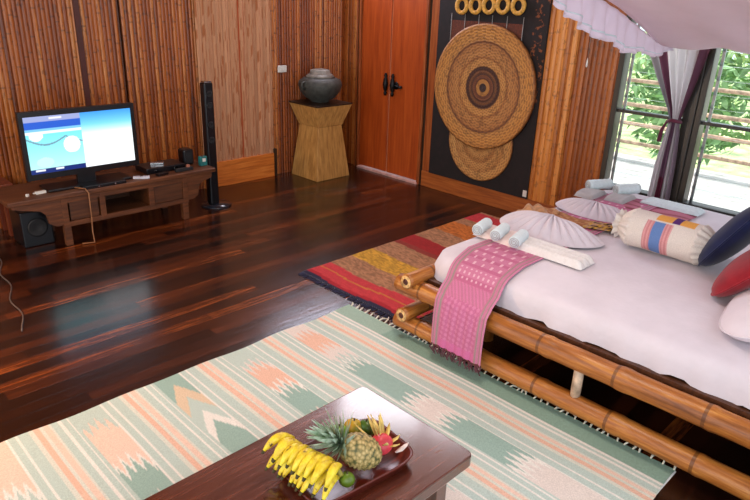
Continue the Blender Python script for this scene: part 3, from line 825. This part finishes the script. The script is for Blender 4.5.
b = M().grid(30, 12, lambda u, v: (3.62+.32*u, 2.26-.20*v, .537+.035*math.sin(PI*u)*(1-v)+.012*math.sin(u*15+v*9)), None)
tag(obj('orange_cloth', b, mat['orange_cloth'], solid=.004), 'crumpled orange cloth at the foot edge beside the patterned scarf', 'cloth')

# towels
def folded(name, label, cx, cy_, lx, ly, h, mt, z=.528, ridges=3, rz=0, group=None):
    b = M(); R3 = Matrix.Rotation(rz, 3, 'Z')
    def cs(u):   # profile across x
        return h*(.62+.38*abs(math.sin(PI*ridges*u)))*min(1, 9*u, 9*(1-u))**.5
    def fn(u, v):
        e = min(1, 14*v, 14*(1-v))**.5
        p = R3 @ Vector(((u-.5)*lx, (v-.5)*ly, 0)); return (cx+p.x, cy_+p.y, z+cs(u)*e)
    b.grid(36, 30, fn)
    b.grid(1, 1, lambda u, v: (lambda p: (cx+p.x, cy_+p.y, z))(R3 @ Vector(((.5-u)*lx, (v-.5)*ly, 0))))
    return tag(obj(name, b, mt), label, 'towel', group)
def rolled(label, cx, cy_, z, L, r, mt, rz=0, group='rolled towels on the bed'):
    b = M(); d = Vector((math.cos(rz), math.sin(rz), .0)); c = Vector((cx, cy_, z+r))
    n = 14; pts = [c+d*(L*(i/n-.5)) for i in range(n+1)]
    b.tube(pts, [r*(.93 if i in (0, n) else 1+.02*math.sin(i*2)) for i in range(n+1)], 18)
    t = thing('rolled_towel', label, 'towel', (cx, cy_, z), group)
    o = obj('roll', b, mt, t)
    side = Vector((-d.y, d.x, 0))
    s_ = M(); sp = []
    for k in range(40):
        a = k*.42; rr_ = r*.15+r*.75*k/40; sp.append(c-d*(L/2+.002)+side*math.cos(a)*rr_+Vector((0, 0, 1))*math.sin(a)*rr_)
    s_.tube(sp, .0022, 5); obj('rolled_edge', s_, mat['towel_grey'], t)
    return t
folded('folded_towel', 'long white folded towel lying behind the nearest rolled towel', 3.18, 1.70, .17, .46, .042, mat['towel'], z=.535)
folded('folded_towel', 'short white folded towel under the middle of the three near rolls', 3.20, 1.985, .22, .15, .035, mat['towel_rose'], z=.535, ridges=1)
folded('folded_towel', 'short white folded towel at the foot edge under the leftmost roll', 3.21, 2.14, .22, .15, .035, mat['towel_rose'], z=.528, ridges=1)
rolled('bluish rolled towel on the end of the long folded towel', 3.13, 1.90, .552, .17, .036, mat['towel_blue'], rz=.25)
rolled('bluish rolled towel in the middle of the three near rolls', 3.14, 2.04, .552, .17, .036, mat['towel_blue'], rz=.25)
rolled('bluish rolled towel nearest the bed foot corner', 3.15, 2.18, .545, .17, .036, mat['towel_blue'], rz=.25)
folded('folded_towel', 'grey folded towel at the far foot corner of the bed', 4.50, 2.16, .24, .15, .04, mat['towel_grey'], z=.536, ridges=1)
folded('folded_towel', 'grey folded towel under the far right roll by the window', 4.58, 1.96, .24, .15, .035, mat['towel_grey'], z=.536, ridges=1)
folded('folded_towel', 'long pale folded towel lying beside the window sill', 4.70, 1.62, .16, .42, .025, mat['towel_blue'], z=.536)
rolled('white rolled towel at the far foot corner beside the window frame', 4.64, 2.17, .552, .20, .04, mat['towel_blue'], rz=-.5)
rolled('white rolled towel near the hanging end of the window drape', 4.69, 1.97, .552, .20, .04, mat['towel_blue'], rz=-.5)

def fan(label, cx, cy_, ly, lx, h, mt, z=.536, pleats=26):
    b = M()
    def fn(u, v):
        a = PI*(1.0*u); r = v          # half disc opening towards -x, flattened other side
        px_, py_ = -math.sin(a)*r*lx, math.cos(a)*r*ly/2
        hh = h*(1-r**2.2)*(.75+.25*math.sin(a))
        pl = .026*abs(math.sin(a*pleats/2))*math.sin(PI*min(1, r*1.02)*.98)**.7 if 0 < r < 1 else 0
        return (cx+px_, cy_+py_, z+hh+pl)
    b.grid(190, 16, fn)
    def back(u, v):
        a = PI*u; r = v; px_, py_ = math.sin(a)*r*lx*.45, math.cos(a)*r*ly/2
        hh = h*(1-r**2)*(.75+.0*math.sin(a)); return (cx+px_, cy_+py_, z+hh+(.008*abs(math.sin(a*9)) if 0 < r < 1 else 0))
    b.grid(60, 16, lambda u, v: back(1-u, v))
    return tag(obj('fan_towel', b, mt), label, 'towel', 'fan-folded towels')
fan('white pleated fan-folded towel in front of the patterned scarf', 3.56, 1.93, .72, .26, .10, mat['sheet'])
fan('lavender white pleated fan-folded towel behind the patterned scarf', 4.14, 1.93, .60, .18, .07, mat['sheet'])

# ------------------------------------------------------------ bolster and cushions
bc = (3.74, 1.27)
def bolster_fn(u, v):
    t_ = u; y = 1.57-.58*t_
    e = min(t_, 1-t_); r = .118*min(1, (e/.16))**.45 if e > .001 else .004
    pl = 1+ (.07*math.sin(v*2*PI*16) if e < .17 else .012*math.sin(v*2*PI*7+u*20))
    if e < .05: r = .118*(.50+.25*(.05-e)/.05); pl = 1+.12*math.sin(v*2*PI*9)
    a = 2*PI*v
    return (bc[0]+math.cos(a)*r*pl*1.05-.02+.0*(t_-.5), y, .645+math.sin(a)*r*pl*.95)
def bolster_col(u, v):
    a = (v*360) % 360
    if .34 < u < .60 and 124 < a < 235:
        if .41 < u < .52: return s2l((104, 134, 186))
        return s2l((222, 160, 158)) if (int(u*60) % 2) else s2l((206, 136, 136))
    if .40 < u < .78 and 72 < a < 118:
        return s2l((90, 40, 110)) if .56 < u < .64 else s2l((232, 166, 80))
    return s2l((228, 216, 204))
b = M().grid(120, 120, bolster_fn, bolster_col)
tag(obj('bolster', b, mat['vcloth']), 'cream bolster pillow with blue and orange stripe patches on the bed', 'pillow')

from mathutils import Euler
def cushion(name, label, c, sx, sz, th, mt, eul, p=2.6):
    """pillow: superellipse outline in local XZ, thickness along local Y"""
    R3 = Euler(eul).to_matrix(); b = M()
    for sgn in (-1, 1):
        def fn(u, v, sgn=sgn):
            a = 2*PI*u; r = v; ca, sa = math.cos(a), math.sin(a)
            k = (abs(ca)**p+abs(sa)**p)**(-1/p)
            q = Vector((ca*k*sx*r, sgn*th*max(0, 1-r**2.4)**.6+.0, sa*k*sz*r)) 
            q = R3 @ q; return (c[0]+q.x, c[1]+q.y, c[2]+q.z)
        b.grid(64, 14, (fn if sgn < 0 else (lambda u, v, f=fn: f(1-u, v))))
    t = thing(name, label, 'cushion' if name == 'cushion' else 'pillow', c)
    obj('cover', b, mt, t)
    e = M(); pts = []
    for k in range(65):
        a = 2*PI*k/64; ca, sa = math.cos(a), math.sin(a); q = (abs(ca)**p+abs(sa)**p)**(-1/p)
        pts.append(Vector(c)+R3 @ Vector((ca*q*sx, 0, sa*q*sz)))
    e.tube(pts, .005, 6, cap=False); obj('piping', e, mt, t)
    return t
cushion('cushion', 'navy blue cushion standing behind the red cushion', (3.80, .93, .745), .26, .24, .08, mat['navy'], (.55, 0, 0), 3.2)
cushion('cushion', 'deep red cushion leaning between the navy cushion and white pillow', (3.47, .74, .70), .25, .22, .075, mat['red'], (.72, 0, .10), 3.2)
cushion('pillow', 'white pillow lying on the bed at the right edge', (3.18, .50, .632), .33, .26, .085, mat['sheet'], (1.25, 0, .15), 3.2)

# ------------------------------------------------------------ window drape
def drape_w(z):
    # (centre y, half width) at height z
    K = [(.44, 1.855, .085), (.75, 1.855, .075), (1.0, 1.85, .05), (1.09, 1.85, .036), (1.18, 1.86, .06), (1.4, 1.90, .15), (1.6, 1.935, .225), (1.95, 1.96, .28)]
    for a, c in zip(K, K[1:]):
        if z <= c[0]:
            t_ = (z-a[0])/(c[0]-a[0]); return a[1]+(c[1]-a[1])*t_, a[2]+(c[2]-a[2])*t_
    return K[-1][1:]
def drape_fn(u, v):
    z = .445+1.5*v; cy0, hw = drape_w(z); s_ = (u-.5)*2
    return (5.035-.028*math.sin(u*2*PI*6)*(.5+.5*min(1, hw/.1)), cy0-s_*hw, z)
def drape_col(u, v):
    z = .445+1.5*v
    if z < 1.09:
        if .36 < u < .58: return s2l((120, 84, 104)) if z > .66 else s2l((110, 48, 66))
        if u > .82: return s2l((150, 130, 140))
        return s2l((206, 196, 198))
    if u < .16: return s2l((160, 152, 156))
    if u < .32: return s2l((110, 66, 84))
    if u > .86: return s2l((116, 76, 92))
    return s2l((228, 222, 224))
dr = thing('window_drape', 'white drape with maroon bands tied in the middle at the window', 'drape', (5.03, 1.86, .445))
dm = NT('drape_cloth'); a_ = dm.n('ShaderNodeVertexColor', layer_name='Col'); dm.set(a_.outputs[0], .85, 0, .1)
tr = dm.n('ShaderNodeBsdfTranslucent'); dm.l(a_.outputs[0], tr.inputs[0]); mx = dm.n('ShaderNodeMixShader'); mx.inputs[0].default_value = .45
dm.l(dm.b.outputs[0], mx.inputs[1]); dm.l(tr.outputs[0], mx.inputs[2]); dm.l(mx.outputs[0], dm.out.inputs[0])
obj('cloth', M().grid(90, 90, drape_fn, drape_col), dm.m, dr)
obj('tie', M().tube([(5.02, 1.90, 1.08), (4.985, 1.85, 1.10), (5.02, 1.80, 1.09), (5.055, 1.85, 1.085), (5.02, 1.90, 1.08)], .014, 8), mat['maroon'], dr)
obj('tassel', M().tube([(5.0, 1.895, 1.08), (4.99, 1.915, 1.02), (4.99, 1.92, .93)], [.008, .014, .018], 8), mat['maroon'], dr)

# ------------------------------------------------------------ canopy over the bed
CZ = [(2.40, 2.17), (3.2, 2.03), (3.9, 1.885), (4.4, 1.735), (4.75, 1.62), (4.98, 1.64)]
def cz(x):
    for a, c in zip(CZ, CZ[1:]):
        if x <= c[0]:
            t_ = (x-a[0])/(c[0]-a[0]); t_ = max(t_, 0); return a[1]+(c[1]-a[1])*t_
    return CZ[-1][1]
def czs(x): return sum(cz(x+d) for d in (-.15, -.1, -.05, 0, .05, .1, .15))/7
cn = thing('bed_canopy', 'white sagging cloth canopy with ruffled edge hanging over the bed', 'canopy', (3.7, 1.0, 1.9))
def can_fn(u, v):
    x = 2.4+2.58*u; y = 1.92-2.1*v
    return (x, y, czs(x)-.03*math.sin(PI*v)*math.sin(PI*u)+.012*math.sin(x*4+y*9)*(u)+.006*math.sin(y*17))
obj('top_cloth', M().grid(60, 60, can_fn), mat['canopy'], cn, solid=.002)
def ruf(u, v):
    x = 2.75+2.15*u; k = .5+.5*math.sin(u*13)
    hgt = .01*math.sin(u*31) + (.10 if x < 3.15 else .10+.10*min(1, (x-3.15)/.4) if x < 4.1 else max(.02, .20-.22*(x-4.1)))
    am = .004+.022*v
    return (x, 1.925+am*math.sin(u*88)+am*.5*math.sin(u*51), czs(x)-.002-hgt*v-(.006*abs(math.sin(u*120)) if v == 1 else 0))
obj('ruffle', M().grid(500, 8, ruf), mat['ruffle'], cn, solid=.002)
obj('lace_trim', M().grid(500, 1, lambda u, v: (lambda p: (p[0], p[1]-.004, p[2]+.0))(ruf(u, .80+.05*v))), mat['towel_blue'], cn, solid=.002)
b = M(); b.tube([(2.9+.1*k, .98-.012*k, czs(2.9+.1*k)-.034) for k in range(20)], .003, 6)
obj('seam', b, mat['towel_grey'], cn)
for x_, y_ in ((2.42, 1.9), (4.95, 1.9), (2.42, -.15), (4.95, -.15)):
    obj('cord', M().tube([(x_, y_, czs(x_)), (x_, y_, 4.2)], .004, 6), mat['grey'], cn)
pc = thing('pull_cord', 'thin white pull cord with a small knob against the wooden wall', 'pull cord', (5.09, 2.66, 1.4))
obj('cord', M().tube([(5.09, 2.66, 3.0), (5.09, 2.66, 1.47)], .0022, 6), mat['grey'], pc)
obj('knob', M().lathe([(.002, 1.40), (.009, 1.41), (.007, 1.44), (.003, 1.475)], (5.09, 2.66, 0), 12), mat['white_plastic'], pc)

# ------------------------------------------------------------ coffee table
ct = thing('coffee_table', 'low dark reddish wooden coffee table holding the fruit tray', 'coffee table', (.9, 1.3, 0))
def slab():
    b = M(); x0, x1, y0, y1, r = .30, 1.585, 1.03, 1.605, .03
    o = []
    for cx, cy_, a0 in ((x1-r, y1-r, 0), (x0+r, y1-r, 90), (x0+r, y0+r, 180), (x1-r, y0+r, 270)):
        for k in range(7): a = math.radians(a0+15*k); o.append((cx+r*math.cos(a), cy_+r*math.sin(a)))
    n = len(o); V = [(x, y, .352) for x, y in o]+[(x, y, .40) for x, y in o]
    b.add(V, [tuple(range(n-1, -1, -1)), tuple(n+i for i in range(n))]+[(i, (i+1) % n, n+(i+1) % n, n+i) for i in range(n)], smooth=False); return b
R_t = None
obj('tabletop', slab(), mat['table'], ct, bevel=.006)
obj('apron', M().box((.36, 1.09, .27), (1.53, 1.55, .352)), mat['table'], ct)
for x_ in (.37, 1.46):
    for y_ in (1.09, 1.49): obj('leg', M().box((x_, y_, .012), (x_+.06, y_+.06, .27)), mat['table'], ct, bevel=.004)

# ------------------------------------------------------------ fruit tray
trm = wood('tray_wood', [(60, 18, 12), (98, 34, 24), (130, 56, 40)], 0, .3)
Rt = Matrix.Rotation(-.10, 3, 'Z'); tc = Vector((1.198, 1.283, .40))
def tray():
    b = M(); pr = [(0, .004), (.80, .004), (.88, .010), (1.0, .042), (1.045, .044), (1.03, .036), (.93, 0), (0, 0)]; N = 64; V = []; F = []
    for s_, z in pr:
        for k in range(N):
            a = 2*PI*k/N; ca, sa = math.cos(a), math.sin(a); p = 6; q = (abs(ca)**p+abs(sa)**p)**(-1/p)
            v = Rt @ Vector((ca*q*.205*max(s_, .01), sa*q*.135*max(s_, .01), z)); V.append(tc+v)
    for i in range(len(pr)-1):
        for k in range(N): q = (k+1) % N; F.append((i*N+k, i*N+q, (i+1)*N+q, (i+1)*N+k))
    b.add(V, F); return b
tag(obj('fruit_tray', tray(), trm), 'reddish brown wooden tray of fruit on the coffee table', 'tray')
ban_m = NT('banana_skin'); nb = ban_m.noise(40, (1, 1, 1), 3); ban_m.set(ban_m.ramp(nb, [(.30, (70, 46, 20)), (.36, (214, 176, 30)), (.6, (240, 214, 50)), (.8, (238, 222, 90))]), .45)
tip_m = plain('banana_tip', (70, 60, 24), .7)
def bunch(cx, cy_, n, z0, label, seed, ang):
    rr = random.Random(seed)
    t = thing('banana_bunch', label, 'bananas', (cx, cy_, z0), 'bunches of bananas on the tray')
    R3 = Matrix.Rotation(ang, 3, 'Z')
    for i in range(n):
        lay = i % 2; s_ = (i/(n-1)-.5)
        L = .098+.018*rr.random(); spread = s_*.30
        spread += (rr.random()-.5)*.28; d = Vector((-math.cos(spread), math.sin(spread)*1.0, 0)); base = Vector((-.012*rr.random(), s_*.10, .050-.014*lay))
        pts = []
        for k in range(9):
            q = k/8; p = base + d*L*q + Vector((0, 0, .030*math.sin(PI*q)-.012*q - (.0 if lay else -.022)+ .018*(1-lay)))
            pts.append(Vector((cx, cy_, z0))+R3 @ p)
        rad = [.006, .009, .0128, .015, .0155, .015, .0128, .009, .004]
        bn = obj('banana', M().tube(pts, rad, 8), ban_m.m, t)
        obj('tip', M().tube([pts[-1]-(pts[-1]-pts[-2])*.3, pts[-1]+(pts[-1]-pts[-2])*.35], [.0065, .004], 6), tip_m, bn)
    c0 = Vector((cx, cy_, z0))
    obj('stem', M().tube([c0+R3 @ Vector((.0, -.05, .046)), c0+R3 @ Vector((.012, 0, .062)), c0+R3 @ Vector((0, .05, .046))], [.009, .013, .009], 8), plain('banana_stem', (150, 140, 50), .6), t)
bunch(1.085, 1.365, 11, .418, 'ripe yellow banana bunch at the back left of the tray', 3, .05)
bunch(1.10, 1.255, 11, .422, 'ripe speckled banana bunch at the front left of the tray', 4, .12)

# pineapple
pa = thing('pineapple', 'pineapple with grey green crown lying among the fruit', 'pineapple', (1.215, 1.245, .43))
pd = Vector((-.66, .48, .44)).normalized(); pc0 = Vector((1.215, 1.235, .488))
q4 = pd.to_track_quat('Z', 'Y').to_matrix()
def pine():
    b = M(); V = []; F = []; N = 40; K = 34
    for i in range(K+1):
        t_ = i/K; r = .055*max(.03, math.sin(PI*(.04+.92*t_)))**.45
        for j_ in range(N):
            a = 2*PI*j_/N; e = abs(math.sin((a*5+t_*PI*8)))*abs(math.sin((a*5-t_*PI*8)))
            rr_ = r*(1+.13*e); V.append(pc0+q4 @ Vector((rr_*math.cos(a), rr_*math.sin(a), (t_-.5)*.145)))
    for i in range(K):
        for j_ in range(N): k = (j_+1) % N; F.append((i*N+j_, i*N+k, (i+1)*N+k, (i+1)*N+j_))
    b.add(V, F); return b
pm = NT('pineapple_skin'); pv = pm.n('ShaderNodeTexVoronoi'); pv.inputs['Scale'].default_value = 75; pm.l(pm.coord(), pv.inputs['Vector'])
pm.set(pm.ramp(pv.outputs['Distance'], [(.15, (206, 178, 120)), (.5, (166, 142, 84)), (.8, (84, 84, 44))]), .6)
obj('body', pine(), pm.m, pa)
b = M(); rc = random.Random(9); cb = pc0+pd*.066
for k in range(64):
    a = k*2.4; q = k/64; tilt = 1.75-1.5*q; L = .065+.05*rc.random()*(1-q*.2)
    d = (q4 @ Vector((math.cos(a)*math.sin(tilt), math.sin(a)*math.sin(tilt), math.cos(tilt))))
    side = d.cross(pd).normalized(); root = cb+pd*(.03*q)
    V = []; n = 6
    for i in range(n+1):
        s_ = i/n; wd = .0115*(1-s_**1.6)+.0006; c = root+d*L*s_+Vector((0, 0, .012*math.sin(PI*s_*.5)))+pd*(.018*s_*s_)
        V += [c-side*wd, c+pd*.002*(1-s_), c+side*wd]
    b.add(V, [(3*i+j_, 3*i+j_+1, 3*i+j_+4, 3*i+j_+3) for i in range(n) for j_ in range(2)])
cm = NT('pineapple_leaf'); nb = cm.noise(30); cm.set(cm.ramp(nb, [(.35, (110, 136, 100)), (.5, (158, 178, 152)), (.65, (192, 204, 186))]), .5)
obj('crown', b, cm.m, pa)

def fruit(name, label, cat, c, r, mt, stem=True):
    t = thing(name, label, cat, (c[0], c[1], c[2]-r[2]), None)
    b = M(); b.ell(c, r, 20); obj('skin', b, mt, t)
    if stem: obj('stem', M().tube([(c[0], c[1], c[2]+r[2]*.96), (c[0]+.003, c[1]+.002, c[2]+r[2]+.006)], [.004, .003], 6), tip_m, t)
gr1 = plain('green_skin', (118, 170, 44), .3, var=.2); gr2 = plain('dark_green_skin', (70, 104, 30), .35, var=.4)
mg = NT('mango_skin'); nb = mg.noise(14); mg.set(mg.ramp(nb, [(.35, (96, 120, 30)), (.52, (200, 160, 40)), (.7, (214, 130, 40))]), .35)
fruit('guava', 'bright green round fruit behind the pineapple body', 'fruit', (1.255, 1.385, .45), (.036, .036, .034), gr1)
fruit('mango', 'yellow orange and green mango at the back of the tray', 'fruit', (1.315, 1.372, .452), (.034, .04, .034), mg.m)
fruit('avocado', 'dark green fruit at the back right corner of the tray', 'fruit', (1.345, 1.34, .456), (.028, .034, .03), gr2)
fruit('lime', 'small dark green lime at the front edge of the tray', 'fruit', (1.13, 1.205, .44), (.026, .026, .025), plain('lime_skin', (104, 130, 36), .35, var=.3))
fruit('small_mango', 'small yellow green fruit between mango and dragon fruit', 'fruit', (1.27, 1.325, .45), (.024, .024, .022), plain('yellow_green_skin', (176, 180, 50), .35, var=.3))
df = thing('dragon_fruit', 'pink red dragon fruit with pale yellow scales on the tray right end', 'dragon fruit', (1.315, 1.235, .43))
dc = Vector((1.315, 1.235, .462))
obj('skin', M().ell(dc, (.045, .038, .036), 20), plain('dragon_skin', (222, 66, 78), .4, var=.2), df)
rc = random.Random(12); scm = plain('dragon_scale', (232, 200, 110), .5, var=.2)
dirs = [(.1, .9, .8), (.7, .7, .8), (-.5, .9, .5), (-.9, .3, .5), (.3, .4, 1.2), (.9, .1, .9), (-.2, -.6, .4), (.4, -.9, .1), (1, -.5, .1), (-.8, -.4, .2), (.0, .7, 1.3), (.6, 1.0, .3)]
for k, dd in enumerate(dirs):
    d = Vector(dd).normalized(); root = dc+Vector((d.x*.040, d.y*.034, d.z*.032)); side = d.cross(Vector((.3, .2, 1))).normalized()
    L = (.05 if dd[1] > .3 else .03)+.012*rc.random(); curl = Vector((.25, .7, .35)).normalized()*L*.4
    V = [root-side*.011, root+side*.011, root+d*L*.6+curl*.4+side*.008, root+d*L*.6+curl*.4-side*.008, root+d*L+curl]
    obj('scale', M().add(V, [(0, 1, 2, 3), (3, 2, 4)]), scm, df, solid=.003)
tag(obj('fruit_slice', M().tube([(1.335, 1.185, .448), (1.355, 1.18, .450), (1.385, 1.183, .452), (1.40, 1.185, .453)], [.004, .010, .008, .001], 6, sq=(.3, 1)), plain('pale_petal', (226, 206, 196), .4)), 'pale pointed sliver sticking out over the tray right rim', 'fruit slice')
